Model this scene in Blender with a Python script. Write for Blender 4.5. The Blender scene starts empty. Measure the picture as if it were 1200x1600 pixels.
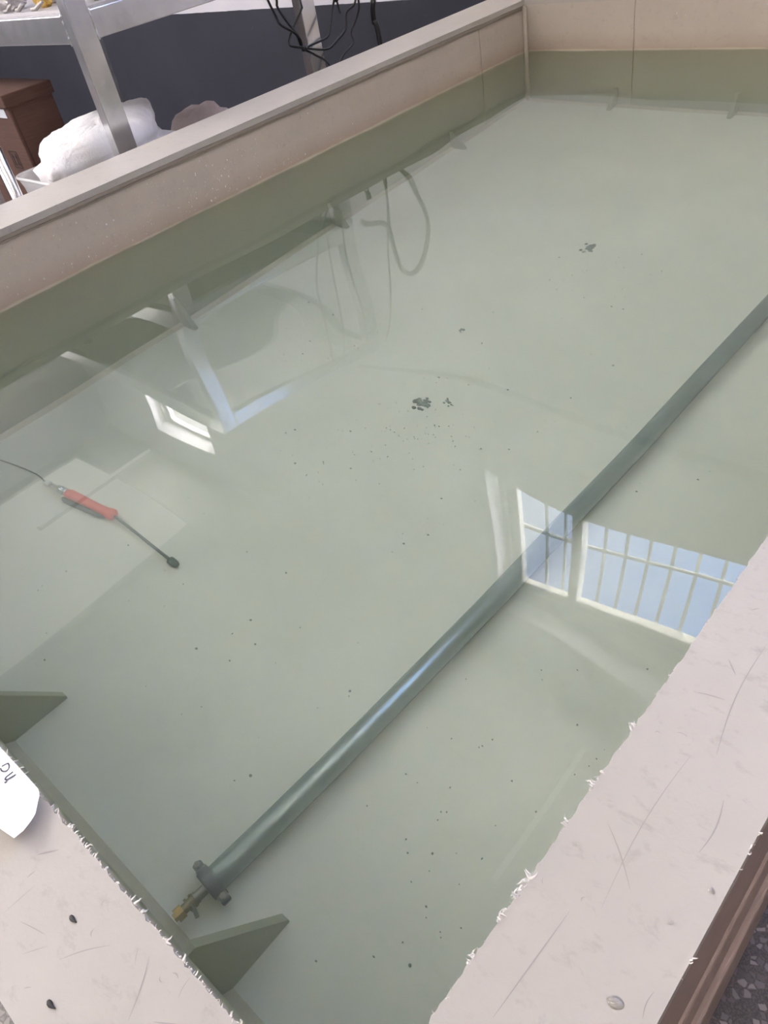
import bpy, bmesh, math, random
from mathutils import Vector, Matrix, noise

# ------------------------------------------------------------------ camera, world, lights, exposure
sc = bpy.context.scene
COL = sc.collection
PI = math.pi
H = 1.0                                   # the camera is one unit (1 m) above the water, water surface at z = 0

cam_data = bpy.data.cameras.new('camera')
cam = bpy.data.objects.new('camera', cam_data); COL.objects.link(cam)
cam_data.sensor_fit = 'VERTICAL'; cam_data.sensor_height = 36.0; cam_data.sensor_width = 27.0
cam_data.lens = 36.0 * 1203.0 / 1600.0
cam_data.clip_start = 0.02; cam_data.clip_end = 200
R0 = ((0.73609696, 0.34228164, -0.58395594), (0.65578359, -0.57431979, 0.49000476), (-0.16765782, -0.74363974, -0.64721773))
cam.matrix_world = Matrix(((R0[0][0], -R0[0][1], -R0[0][2], 0.0),
                           (R0[1][0], -R0[1][1], -R0[1][2], 0.0),
                           (R0[2][0], -R0[2][1], -R0[2][2], H),
                           (0, 0, 0, 1)))
sc.camera = cam

SKY_BLUE = (4.0, 7.6, 18.0)
SKY_WARM = (11.0, 10.4, 10.0)
HORIZON = (62.0, 58.5, 55.0)
EXPOSURE = -0.17
LIGHT = 1.0
sc.view_settings.view_transform = 'Standard'
sc.view_settings.look = 'None'
sc.view_settings.gamma = 1.0
sc.view_settings.use_curve_mapping = False
sc.view_settings.exposure = EXPOSURE
cy = sc.cycles
cy.max_bounces = 14; cy.diffuse_bounces = 5; cy.glossy_bounces = 5
cy.transmission_bounces = 12; cy.transparent_max_bounces = 12; cy.volume_bounces = 2
cy.caustics_reflective = True; cy.caustics_refractive = True
cy.sample_clamp_indirect = 60.0
cy.blur_glossy = 0.6
cy.use_denoising = True

world = bpy.data.worlds.new('sky'); sc.world = world; world.use_nodes = True
nt = world.node_tree; nt.nodes.clear()
w_out = nt.nodes.new('ShaderNodeOutputWorld'); w_bg = nt.nodes.new('ShaderNodeBackground')
w_tc = nt.nodes.new('ShaderNodeTexCoord'); w_sep = nt.nodes.new('ShaderNodeSeparateXYZ')
w_ramp = nt.nodes.new('ShaderNodeValToRGB')
w_ramp.color_ramp.elements[0].position = 0.30; w_ramp.color_ramp.elements[0].color = (*[c / 18 for c in SKY_WARM], 1)
w_ramp.color_ramp.elements[1].position = 0.62; w_ramp.color_ramp.elements[1].color = (*[c / 18 for c in SKY_BLUE], 1)
w_map = nt.nodes.new('ShaderNodeMapRange'); w_map.inputs['From Min'].default_value = -1.0
w_map.inputs['From Max'].default_value = 0.35
nt.links.new(w_tc.outputs['Generated'], w_sep.inputs[0])
nt.links.new(w_sep.outputs['X'], w_map.inputs['Value'])
nt.links.new(w_map.outputs[0], w_ramp.inputs['Fac'])
# bright hazy horizon and sunlit ground outside
w_hor = nt.nodes.new('ShaderNodeMapRange'); w_hor.interpolation_type = 'SMOOTHSTEP'
for k, v in (('From Min', 0.14), ('From Max', 0.36), ('To Min', 1.0), ('To Max', 0.0)): w_hor.inputs[k].default_value = v
nt.links.new(w_sep.outputs['Z'], w_hor.inputs['Value'])
w_mix = nt.nodes.new('ShaderNodeMix'); w_mix.data_type = 'RGBA'
nt.links.new(w_hor.outputs[0], w_mix.inputs[0]); nt.links.new(w_ramp.outputs['Color'], w_mix.inputs[6])
w_mix.inputs[7].default_value = (*[c / 18 for c in HORIZON], 1)
nt.links.new(w_mix.outputs[2], w_bg.inputs['Color'])
w_bg.inputs['Strength'].default_value = 18.0 * LIGHT
nt.links.new(w_bg.outputs[0], w_out.inputs[0])

def area(name, loc, aim, sx, sy, power, color):
    d = bpy.data.lights.new(name, 'AREA'); d.shape = 'RECTANGLE'; d.size = sx; d.size_y = sy
    d.energy = power; d.color = color
    o = bpy.data.objects.new(name, d); COL.objects.link(o)
    o.location = loc
    o.rotation_euler = Vector(aim).to_track_quat('-Z', 'Y').to_euler()
    return o

ROOM = dict(x0=-13.0, x1=5.5, y0=-6.0, y1=4.6, z0=-0.96, z1=6.3)
# light: sky through the far windows, roof lights, and an unseen added side lamp
area('side_fill_left', (-12.6, -2.0, 3.6), (1, 0, -0.1), 6.0, 2.4, 200 * LIGHT, (1.0, 0.97, 0.93))
sun_d = bpy.data.lights.new('low_sun', 'SUN'); sun_d.energy = 18.0 * LIGHT; sun_d.angle = 0.02; sun_d.color = (1.0, .96, .90)
sun = bpy.data.objects.new('low_sun', sun_d); COL.objects.link(sun)
sun.rotation_euler = Vector((-1.0, -0.85, -0.10)).to_track_quat('-Z', 'Y').to_euler()
ROOF_PANEL = {'window_3': ((-12.6, -8.8, 0.3, 3.7), 2.8), 'added_roof_light_4': ((-10.5, -5.0, -4.6, -0.4), 13.5), 'added_roof_light_5': ((-2.0, 3.0, -5.2, -1.5), 3.4)}   # roof lights: x0, x1, y0, y1, brightness; last two unseen, added for key light

# ------------------------------------------------------------------ helpers
def s2l(c):
    return tuple((v / 255 / 12.92) if v / 255 <= 0.04045 else ((v / 255 + 0.055) / 1.055) ** 2.4 for v in c)

class NT:
    """a small wrapper to build node materials"""
    def __init__(self, name):
        self.m = bpy.data.materials.new(name); self.m.use_nodes = True
        self.t = self.m.node_tree; self.t.nodes.clear()
        self.out = self.t.nodes.new('ShaderNodeOutputMaterial')
    def n(self, kind, **kw):
        nd = self.t.nodes.new(kind)
        for k, v in kw.items():
            if k in nd.inputs: nd.inputs[k].default_value = v
            else: setattr(nd, k, v)
        return nd
    def l(self, a, b): self.t.links.new(a, b)
    def pos(self):
        return self.n('ShaderNodeNewGeometry').outputs['Position']
    def noise(self, vec, scale, detail=4.0, rough=0.55, dist=0.0):
        nd = self.n('ShaderNodeTexNoise'); nd.inputs['Scale'].default_value = scale
        nd.inputs['Detail'].default_value = detail; nd.inputs['Roughness'].default_value = rough
        nd.inputs['Distortion'].default_value = dist
        if vec is not None: self.l(vec, nd.inputs['Vector'])
        return nd.outputs['Fac']
    def ramp(self, fac, stops, interp='LINEAR'):
        nd = self.n('ShaderNodeValToRGB'); nd.color_ramp.interpolation = interp
        els = nd.color_ramp.elements
        while len(els) < len(stops): els.new(0.5)
        for e, (p, c) in zip(els, stops):
            e.position = p; e.color = (*c, 1) if len(c) == 3 else c
        self.l(fac, nd.inputs['Fac'])
        return nd.outputs['Color']
    def mix(self, fac, a, b, mode='MIX'):
        nd = self.n('ShaderNodeMix', data_type='RGBA', blend_type=mode)
        for sock, v in ((nd.inputs[0], fac), (nd.inputs[6], a), (nd.inputs[7], b)):
            if hasattr(v, 'is_linked'): self.l(v, sock)
            elif isinstance(v, (int, float)): sock.default_value = v
            else: sock.default_value = (*v, 1)
        return nd.outputs[2]
    def mapping(self, vec, scale=(1, 1, 1), rot=(0, 0, 0)):
        nd = self.n('ShaderNodeMapping'); nd.inputs['Scale'].default_value = scale; nd.inputs['Rotation'].default_value = rot
        self.l(vec, nd.inputs['Vector']); return nd.outputs[0]
    def math(self, op, a, b=0.0, clamp=False):
        nd = self.n('ShaderNodeMath', operation=op, use_clamp=clamp)
        for sock, v in ((nd.inputs[0], a), (nd.inputs[1], b)):
            if hasattr(v, 'is_linked'): self.l(v, sock)
            else: sock.default_value = v
        return nd.outputs[0]
    def bump(self, h, strength=0.2, dist=0.01):
        nd = self.n('ShaderNodeBump'); nd.inputs['Strength'].default_value = strength; nd.inputs['Distance'].default_value = dist
        self.l(h, nd.inputs['Height']); return nd.outputs[0]
    def pbr(self, color, rough=0.5, metal=0.0, normal=None, spec=0.5, **kw):
        b = self.n('ShaderNodeBsdfPrincipled')
        for sock, v in (('Base Color', color), ('Roughness', rough), ('Metallic', metal), ('Specular IOR Level', spec)):
            if hasattr(v, 'is_linked'): self.l(v, b.inputs[sock])
            elif isinstance(v, (int, float)): b.inputs[sock].default_value = v
            else: b.inputs[sock].default_value = (*v, 1)
        for k, v in kw.items():
            b.inputs[k.replace('_', ' ')].default_value = v
        if normal is not None: self.l(normal, b.inputs['Normal'])
        self.l(b.outputs[0], self.out.inputs['Surface'])
        return self.m

def plain(name, rgb, rough=0.5, metal=0.0, var=0.06, scale=40.0, **kw):
    g = NT(name); c = s2l(rgb)
    f = g.noise(g.pos(), scale, 5)
    col = g.ramp(f, [(0.3, tuple(v * (1 - var) for v in c)), (0.7, tuple(min(1, v * (1 + var)) for v in c))])
    return g.pbr(col, rough, metal, **kw)

def link(name, bm, mat, parent=None, smooth=False):
    me = bpy.data.meshes.new(name)
    bmesh.ops.recalc_face_normals(bm, faces=bm.faces[:])
    bm.to_mesh(me); bm.free()
    if mat is not None:
        for m in (mat if isinstance(mat, (list, tuple)) else [mat]): me.materials.append(m)
    if smooth:
        for p in me.polygons: p.use_smooth = True
    o = bpy.data.objects.new(name, me); COL.objects.link(o)
    if parent is not None:
        o.parent = parent
        pl = parent
        off = Vector((0, 0, 0))
        while pl is not None:
            off += pl.location; pl = pl.parent
        if off.length > 0:
            me.transform(Matrix.Translation(-off))     # meshes are written in world coordinates
    return o

def tag(o, label=None, cat=None, group=None, kind=None):
    if label: o['label'] = label
    if cat: o['category'] = cat
    if group: o['group'] = group
    if kind: o['kind'] = kind
    return o

def thing(name, loc, label, cat, group=None, kind=None):
    o = bpy.data.objects.new(name, None); COL.objects.link(o)
    o.location = loc; o.empty_display_size = 0.1
    return tag(o, label, cat, group, kind)

def rebase(o):
    """put a one-mesh thing's origin at the middle of its foot"""
    vs = [v.co for v in o.data.vertices]
    c = Vector(((min(v.x for v in vs) + max(v.x for v in vs)) / 2, (min(v.y for v in vs) + max(v.y for v in vs)) / 2, min(v.z for v in vs)))
    o.data.transform(Matrix.Translation(-c)); o.location = c
    return o

def box(bm, x0, x1, y0, y1, z0, z1, bevel=0.0, mi=0):
    m = Matrix.Translation(((x0 + x1) / 2, (y0 + y1) / 2, (z0 + z1) / 2)) @ Matrix.Diagonal((abs(x1 - x0), abs(y1 - y0), abs(z1 - z0), 1))
    r = bmesh.ops.create_cube(bm, size=1.0, matrix=m)
    vs = r['verts']; fs = {f for v in vs for f in v.link_faces}
    for f in fs: f.material_index = mi
    if bevel > 0:
        es = list({e for v in vs for e in v.link_edges})
        rb = bmesh.ops.bevel(bm, geom=es, offset=bevel, segments=2, affect='EDGES', profile=0.5)
        for f in rb['faces']: f.material_index = mi
    return vs

def frame_at(p, d):
    d = Vector(d).normalized()
    up = Vector((0, 0, 1)) if abs(d.z) < 0.95 else Vector((0, 1, 0))
    a = d.cross(up).normalized(); b = a.cross(d).normalized()
    return a, b

def tube(bm, pts, r, seg=12, caps=True, flat=1.0):
    """sweep a round (or flattened) section along points; r may be a list"""
    pts = [Vector(p) for p in pts]; rings = []
    n = len(pts); a = None
    for i, p in enumerate(pts):
        d = pts[min(i + 1, n - 1)] - pts[max(i - 1, 0)]
        if d.length < 1e-9: d = Vector((0, 0, 1))
        d.normalize()
        if a is None: a, b = frame_at(p, d)
        else:
            a = (a - d * a.dot(d)).normalized()
        b = a.cross(d).normalized()
        rr = r[i] if isinstance(r, (list, tuple)) else r
        rings.append([bm.verts.new(p + a * (rr * math.cos(2 * PI * k / seg)) + b * (rr * flat * math.sin(2 * PI * k / seg))) for k in range(seg)])
    for i in range(n - 1):
        for k in range(seg):
            bm.faces.new((rings[i][k], rings[i][(k + 1) % seg], rings[i + 1][(k + 1) % seg], rings[i + 1][k]))
    if caps:
        bm.faces.new(rings[0][::-1]); bm.faces.new(rings[-1])

def spline(pts, k=8):
    P = [Vector(p) for p in pts]; P = [2 * P[0] - P[1]] + P + [2 * P[-1] - P[-2]]
    out = []
    for i in range(1, len(P) - 2):
        for j in range(k):
            t = j / k; a, b, c, d = P[i - 1], P[i], P[i + 1], P[i + 2]
            out.append(0.5 * ((2 * b) + (c - a) * t + (2 * a - 5 * b + 4 * c - d) * t * t + (3 * b - a - 3 * c + d) * t ** 3))
    out.append(P[-2]); return out

def prism(bm, poly, off):
    """extrude a polygon (list of 3-D points) by a vector"""
    A = [bm.verts.new(Vector(p)) for p in poly]; B = [bm.verts.new(Vector(p) + Vector(off)) for p in poly]
    n = len(A)
    bm.faces.new(A); bm.faces.new(B[::-1])
    for i in range(n): bm.faces.new((A[i], B[i], B[(i + 1) % n], A[(i + 1) % n]))

def blob(bm, c, r, sub=3, amp=0.1, freq=3.0, seed=0, zmin=None, power=1.0):
    q = bmesh.ops.create_icosphere(bm, subdivisions=sub, radius=1.0)
    for v in q['verts']:
        p = v.co.copy()
        if power != 1.0:
            p = Vector([math.copysign(abs(t) ** power, t) for t in p])
        k = 1 + amp * noise.noise(p * freq + Vector((seed * 7.1, seed * 3.3, seed))) + amp * 0.5 * noise.noise(p * freq * 2.7 + Vector((seed, 2, 5)))
        v.co = Vector((c[0] + p.x * r[0] * k, c[1] + p.y * r[1] * k, c[2] + p.z * r[2] * k))
        if zmin is not None and v.co.z < zmin: v.co.z = zmin
    return q['verts']

# ------------------------------------------------------------------ materials
def mat_plastic(name, base, stain=0.25, water_line=False, rough=0.42):
    g = NT(name); p = g.pos(); c = s2l(base)
    big = g.noise(p, 3.0, 5, 0.6)
    smear = g.noise(g.mapping(p, (16, 30, 20), (0, 0, 0.7)), 1.6, 7, 0.7, 0.3)
    fine = g.noise(p, 55.0, 4)
    col = g.ramp(big, [(0.3, tuple(v * 0.93 for v in c)), (0.7, tuple(min(1, v * 1.04) for v in c))])
    dirt = g.ramp(smear, [(0.56, (0, 0, 0)), (0.74, (1, 1, 1))])
    col = g.mix(g.math('MULTIPLY', dirt, stain), col, s2l((128, 120, 112)))
    spot = g.ramp(fine, [(0.66, (0, 0, 0)), (0.78, (1, 1, 1))])
    col = g.mix(g.math('MULTIPLY', spot, stain * 0.55), col, s2l((120, 112, 105)))
    if water_line:
        sep = g.n('ShaderNodeSeparateXYZ'); g.l(p, sep.inputs[0])
        wob = g.math('ADD', sep.outputs['Z'], g.math('MULTIPLY', g.math('SUBTRACT', g.noise(g.mapping(p, (5, 5, 1)), 1.4, 4), 0.5), 0.012))
        scum = g.ramp(wob, [(0.0, (0, 0, 0)), (0.008, (0.45, 0.45, 0.45)), (0.03, (0.3, 0.3, 0.3)), (0.09, (0, 0, 0))])
        col = g.mix(scum, col, s2l((150, 122, 100)))
        line = g.ramp(g.math('ADD', wob, 0.5), [(0.497, (0, 0, 0)), (0.499, (1, 1, 1)), (0.507, (1, 1, 1)), (0.510, (0, 0, 0))])      # bright meniscus at the water's edge, painted in as a pale band
        col = g.mix(g.math('MULTIPLY', line, 0.4), col, s2l((200, 190, 165)))
        film = g.ramp(g.math('ADD', sep.outputs['Z'], 0.5), [(0.492, (1, 1, 1)), (0.498, (0, 0, 0))])       # the water's green veil, painted into the wall below the waterline
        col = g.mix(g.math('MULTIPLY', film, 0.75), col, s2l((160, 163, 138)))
    h = g.noise(p, 180.0, 3)
    return g.pbr(col, rough, 0.0, normal=g.bump(h, 0.06, 0.004), spec=0.2 if water_line else 0.2)

M_RIM = mat_plastic('cream_plastic_sheet', (170, 163, 155), 0.36, rough=0.40)
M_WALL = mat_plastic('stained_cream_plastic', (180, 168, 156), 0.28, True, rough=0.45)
M_TFLOOR = mat_plastic('tank_floor_plastic', (226, 221, 212), 0.10, rough=0.6)
M_WELD = plain('weld_plastic', (196, 184, 168), 0.4)
M_GUSSET = plain('gusset_plastic', (200, 194, 178), 0.5)
M_SKIRT = plain('brown_grey_plastic', (150, 128, 114), 0.5)

SCATTER = 0.20
def mat_water():
    g = NT('green_tank_water')
    gl = g.n('ShaderNodeBsdfGlass'); gl.inputs['IOR'].default_value = 1.333; gl.inputs['Roughness'].default_value = 0.0
    gl.inputs['Color'].default_value = (1, 1, 1, 1)
    va = g.n('ShaderNodeVolumeAbsorption'); va.inputs['Color'].default_value = (0.55, 0.76, 0.59, 1); va.inputs['Density'].default_value = 0.32
    vs = g.n('ShaderNodeVolumeScatter'); vs.inputs['Color'].default_value = (.93, 1, .92, 1); vs.inputs['Density'].default_value = SCATTER
    ad = g.n('ShaderNodeAddShader'); g.l(va.outputs[0], ad.inputs[0]); g.l(vs.outputs[0], ad.inputs[1])
    g.l(gl.outputs[0], g.out.inputs['Surface']); g.l(ad.outputs[0], g.out.inputs['Volume'])
    return g.m
M_WATER = mat_water()

def mat_drop():
    g = NT('clear_water_drop')
    tr = g.n('ShaderNodeBsdfTransparent'); gs = g.n('ShaderNodeBsdfGlossy'); gs.inputs['Roughness'].default_value = 0.03
    lw = g.n('ShaderNodeLayerWeight'); lw.inputs['Blend'].default_value = 0.25
    mx = g.n('ShaderNodeMixShader'); g.l(lw.outputs['Fresnel'], mx.inputs[0]); g.l(tr.outputs[0], mx.inputs[1]); g.l(gs.outputs[0], mx.inputs[2])
    g.l(mx.outputs[0], g.out.inputs['Surface']); return g.m
M_DROP = mat_drop()

def mat_splash():
    g = NT('white_glint_drop')  # sparkle of the drops put in as half-clear white colour
    tr = g.n('ShaderNodeBsdfTransparent'); df = g.n('ShaderNodeBsdfPrincipled'); df.inputs['Base Color'].default_value = (.92, .90, .86, 1); df.inputs['Roughness'].default_value = 0.1
    mx = g.n('ShaderNodeMixShader'); mx.inputs[0].default_value = 0.6; g.l(tr.outputs[0], mx.inputs[1]); g.l(df.outputs[0], mx.inputs[2])
    g.l(mx.outputs[0], g.out.inputs['Surface']); return g.m
M_SPLASH = mat_splash()

def mat_pane():
    g = NT('window_glass')
    tr = g.n('ShaderNodeBsdfTransparent'); gs = g.n('ShaderNodeBsdfGlossy'); gs.inputs['Roughness'].default_value = 0.02
    mx = g.n('ShaderNodeMixShader'); mx.inputs[0].default_value = 0.05; g.l(tr.outputs[0], mx.inputs[1]); g.l(gs.outputs[0], mx.inputs[2])
    g.l(mx.outputs[0], g.out.inputs['Surface']); return g.m
M_PANE = mat_pane()

def mat_terrazzo():
    g = NT('dark_terrazzo'); p = g.pos()
    v = g.n('ShaderNodeTexVoronoi', feature='DISTANCE_TO_EDGE'); v.inputs['Scale'].default_value = 62.0; v.inputs['Randomness'].default_value = 1.0
    g.l(p, v.inputs['Vector'])
    vc = g.n('ShaderNodeTexVoronoi', feature='F1'); vc.inputs['Scale'].default_value = 62.0; g.l(p, vc.inputs['Vector'])
    sep = g.n('ShaderNodeSeparateColor'); g.l(vc.outputs['Color'], sep.inputs[0])
    chip = g.ramp(sep.outputs[0], [(0.0, s2l((60, 52, 52))), (0.35, s2l((88, 78, 78))), (0.65, s2l((112, 102, 102))), (1.0, s2l((140, 130, 128)))])
    edge = g.ramp(v.outputs['Distance'], [(0.07, (0, 0, 0)), (0.14, (1, 1, 1))])
    keep = g.ramp(sep.outputs[1], [(0.42, (0, 0, 0)), (0.46, (1, 1, 1))])
    f = g.math('MULTIPLY', edge, keep)
    small = g.noise(p, 260.0, 2)
    ground = g.ramp(small, [(0.4, s2l((46, 36, 36))), (0.68, s2l((86, 74, 72)))])
    return g.pbr(g.mix(f, ground, chip), 0.35)
M_TERRAZZO = mat_terrazzo()

def mat_painted_wall():
    g = NT('blue_and_white_painted_wall'); p = g.pos()
    sep = g.n('ShaderNodeSeparateXYZ'); g.l(p, sep.inputs[0])
    up = g.math('GREATER_THAN', g.math('ADD', sep.outputs['Z'], g.math('MULTIPLY', g.noise(p, 6.0, 3), 0.01)), 0.191)
    n1 = g.noise(p, 1.6, 5)
    dark = g.ramp(n1, [(0.3, s2l((38, 40, 52))), (0.7, s2l((46, 48, 60)))])
    scuff = g.ramp(g.noise(p, 9.0, 7, 0.7), [(0.70, (0, 0, 0)), (0.78, (1, 1, 1))])
    dark = g.mix(g.math('MULTIPLY', scuff, 0.35), dark, s2l((150, 150, 160)))
    white = g.ramp(n1, [(0.3, s2l((202, 200, 208))), (0.7, s2l((212, 210, 217)))])
    return g.pbr(g.mix(up, dark, white), 0.6)
M_PAINT = mat_painted_wall()
M_WHITE = plain('white_plaster', (222, 218, 214), 0.7, var=0.02, scale=2.0)
M_CEIL = plain('grey_ceiling_paint', (196, 194, 190), 0.8, var=0.03, scale=2.0)
M_FRAME = plain('white_window_frame', (225, 224, 220), 0.4, var=0.02)
M_BAR = plain('painted_steel_bar', (168, 172, 182), 0.45)
def mat_alu():
    g = NT('worn_aluminium'); p = g.pos()
    s = g.noise(g.mapping(p, (20, 20, 4)), 2.0, 4, 0.5)
    blot = g.noise(p, 9.0, 6, 0.6)
    col = g.ramp(blot, [(0.35, s2l((206, 206, 210))), (0.65, s2l((226, 226, 230)))])
    r = g.ramp(s, [(0.3, (0.14, 0.14, 0.14)), (0.7, (0.17, 0.17, 0.17))])
    return g.pbr(col, r, 0.78)
M_ALU = mat_alu()
M_SHELF = plain('shelf_sheet', (190, 186, 188), 0.4, 0.3)
def mat_card():
    g = NT('brown_cardboard'); p = g.pos()
    f = g.noise(g.mapping(p, (3, 3, 40)), 3.0, 4)
    c = g.ramp(f, [(0.3, s2l((80, 54, 46))), (0.7, s2l((92, 63, 53)))])
    return g.pbr(c, 0.8)
M_CARD = mat_card()
M_CARD_D = plain('cardboard_fold', (66, 44, 38), 0.85)
M_INK = plain('black_print', (30, 24, 24), 0.7)
M_TAPE = plain('silver_tape', (232, 236, 244), 0.3, 0.2)
def mat_wadding():
    g = NT('white_wadding'); p = g.pos()
    f = g.noise(p, 45.0, 8, 0.75); f2 = g.noise(p, 9.0, 5)
    c = g.ramp(f2, [(0.3, s2l((236, 233, 236))), (0.7, s2l((246, 244, 247)))])
    return g.pbr(c, 0.95, normal=g.bump(f, 0.5, 0.02), spec=0.1)
M_WAD = mat_wadding()
M_SACK = plain('pinkish_cloth', (196, 182, 182), 0.9)
M_CHROME = plain('chrome', (225, 225, 228), 0.08, 1.0, var=0.02)
M_BLACK = plain('black_rubber', (22, 22, 26), 0.45)
def mat_clear():
    g = NT('milky_clear_plastic')
    a = g.n('ShaderNodeBsdfTransparent'); b = g.n('ShaderNodeBsdfPrincipled')
    b.inputs['Base Color'].default_value = (0.8, 0.8, 0.82, 1); b.inputs['Roughness'].default_value = 0.2
    m = g.n('ShaderNodeMixShader'); m.inputs[0].default_value = 0.45
    g.l(a.outputs[0], m.inputs[1]); g.l(b.outputs[0], m.inputs[2]); g.l(m.outputs[0], g.out.inputs['Surface']); return g.m
M_CLEAR = mat_clear()
M_PAPER = plain('white_paper', (248, 247, 252), 0.7, var=0.01)
M_INKPEN = plain('grey_pen_ink', (62, 58, 72), 0.6)
M_PIPE = plain('grey_pipe_plastic', (150, 160, 162), 0.22, 0.5, var=0.04)
M_CLAMP = plain('dark_grey_clamp', (100, 98, 104), 0.35, 0.2)
M_STEEL = plain('dull_steel', (150, 146, 142), 0.3, 0.9)
M_BRASS = plain('brass', (196, 164, 104), 0.3, 0.8)
M_RED = plain('red_handle_plastic', (240, 96, 84), 0.4)
M_ROD = plain('dark_rod', (84, 92, 90), 0.4)
M_TIP = plain('dark_green_rubber', (52, 84, 74), 0.5)
M_SILT = plain('dark_silt', (112, 118, 112), 0.9, var=0.3, scale=90)
M_SPECK = plain('dark_speck', (118, 124, 114), 0.9)
M_CHIP = plain('black_chip', (36, 34, 34), 0.5)
M_SCRATCH = plain('scratch_grey', (146, 139, 134), 0.7)
M_SHAVE = plain('white_shaving', (212, 205, 198), 0.5)
M_OCHRE = plain('ochre_plastic', (196, 158, 70), 0.5)
M_GREEN = plain('green_packet', (120, 132, 84), 0.5)
M_JUNK = plain('grey_metal_parts', (150, 145, 142), 0.4, 0.4, var=0.3)
M_BAG = plain('grey_film_bag', (190, 184, 184), 0.25)

# ------------------------------------------------------------------ the room
def struct(name, bm, mat, label=None):
    o = link(name, bm, mat); o['kind'] = 'structure'
    return o
X0, X1, Y0, Y1, Z0, Z1 = (ROOM[k] for k in ('x0', 'x1', 'y0', 'y1', 'z0', 'z1'))
bm = bmesh.new(); box(bm, X0 - .3, X1 + .3, Y0 - .3, Y1 + .35, Z0 - .1, Z0); struct('floor', bm, M_TERRAZZO)
bm = bmesh.new(); box(bm, X0 - .3, X1 + .3, Y0 - .3, Y1 + .35, Z1, Z1 + .1); struct('ceiling', bm, M_CEIL)
for k, (r, e) in ROOF_PANEL.items():
    t = bpy.data.objects.new(k, None); COL.objects.link(t); t.location = ((r[0] + r[1]) / 2, (r[2] + r[3]) / 2, 6.2); t['kind'] = 'structure'
    g = NT('glowing_roof_panel'); em = g.n('ShaderNodeEmission'); em.inputs['Color'].default_value = (1.0, .96, .91, 1); em.inputs['Strength'].default_value = e * LIGHT
    g.l(em.outputs[0], g.out.inputs['Surface'])
    bm = bmesh.new(); box(bm, r[0], r[1], r[2], r[3], 6.27, 6.298); link('pane', bm, g.m, t)
    for a in ((r[0] - .06, r[0], r[2] - .06, r[3] + .06), (r[1], r[1] + .06, r[2] - .06, r[3] + .06), (r[0], r[1], r[2] - .06, r[2]), (r[0], r[1], r[3], r[3] + .06)):
        bm = bmesh.new(); box(bm, *a, 6.22, 6.299); link('window_frame', bm, M_FRAME, t)
W1 = (-3.85, 2.65); W2 = (-10.9, -9.1); SZ = (3.78, 5.76)
bm = bmesh.new()
ya, yb = Y1, Y1 + .35
box(bm, X0 - .3, X1 + .3, ya, yb, Z0, SZ[0]); box(bm, X0 - .3, X1 + .3, ya, yb, SZ[1], Z1)
for a, b in ((X0 - .3, W2[0]), (W2[1], W1[0]), (W1[1], X1 + .3)): box(bm, a, b, ya, yb, SZ[0], SZ[1])
struct('wall_far', bm, M_PAINT)
bm = bmesh.new(); box(bm, X0 - .3, X0, Y0 - .3, Y1, Z0, Z1); struct('wall_left', bm, M_PAINT)
bm = bmesh.new(); box(bm, X1, X1 + .3, Y0 - .3, Y1, Z0, Z1); struct('wall_right', bm, M_PAINT)
bm = bmesh.new(); box(bm, X0 - .3, X1 + .3, Y0 - .3, Y0, Z0, Z1); struct('wall_near', bm, M_PAINT)
# conduit line along the far wall, below the windows
bm = bmesh.new(); tube(bm, [(-5.3, 4.585, 2.86), (-3.2, 4.585, 2.84), (4.0, 4.585, 2.83)], 0.03, 10)
o = struct('trim_1', bm, plain('grey_conduit', (84, 84, 88), 0.5))

def window(name, w, mullions, bars, rail, pane_top, blind=None):
    t = bpy.data.objects.new(name, None); COL.objects.link(t); t.location = ((w[0] + w[1]) / 2, 4.85, SZ[0]); t['kind'] = 'structure'
    bm = bmesh.new(); y0, y1 = 4.83, 4.91
    fl = 0.17
    box(bm, w[0], w[1], y0, y1, SZ[0], SZ[0] + .1, .006); box(bm, w[0], w[1], y0, y1, pane_top, SZ[1], .006)
    box(bm, w[0], w[0] + fl, y0, y1, SZ[0] + .1, pane_top, .006); box(bm, w[1] - fl, w[1], y0, y1, SZ[0] + .1, pane_top, .006)
    box(bm, w[0], w[1], y0 - .03, y0, pane_top + .12, SZ[1], .004)
    box(bm, w[0], w[0] + .05, y0 - .05, y0, SZ[0], SZ[1], .004)
    link('window_frame', bm, M_FRAME, t)
    for x in mullions:
        bm = bmesh.new(); box(bm, x - .06, x + .06, y0 - .04, y1, SZ[0] + .1, pane_top, .006); link('mullion', bm, M_FRAME, t)
    bm = bmesh.new(); box(bm, w[0] + fl, w[1] - fl, 4.87, 4.876, SZ[0] + .1, pane_top); link('pane', bm, M_PANE, t)
    bm = bmesh.new()
    for x in bars: box(bm, x - .014, x + .014, 4.918, 4.938, SZ[0], SZ[1])
    box(bm, w[0], w[1], 4.914, 4.942, rail - .022, rail + .022)
    link('grille', bm, M_BAR, t)
    if blind:
        bm = bmesh.new(); box(bm, w[0] + .02, w[1] - .02, 4.74, 4.752, SZ[0] + .01, blind)
        link('blind', bm, plain('dark_blind', (70, 76, 80), 0.8), t)
    return t
b1 = [-3.395 + .235 * i for i in range(25)]
window('window_1', W1, (-2.94, -0.75, 1.4), [x for x in b1 if all(abs(x - m) > .07 for m in (-2.94, -.75, 1.4)) and x < 2.4], 4.50, 5.42)
window('window_2', W2, (), [], 4.0, 5.70, blind=4.98)
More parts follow.
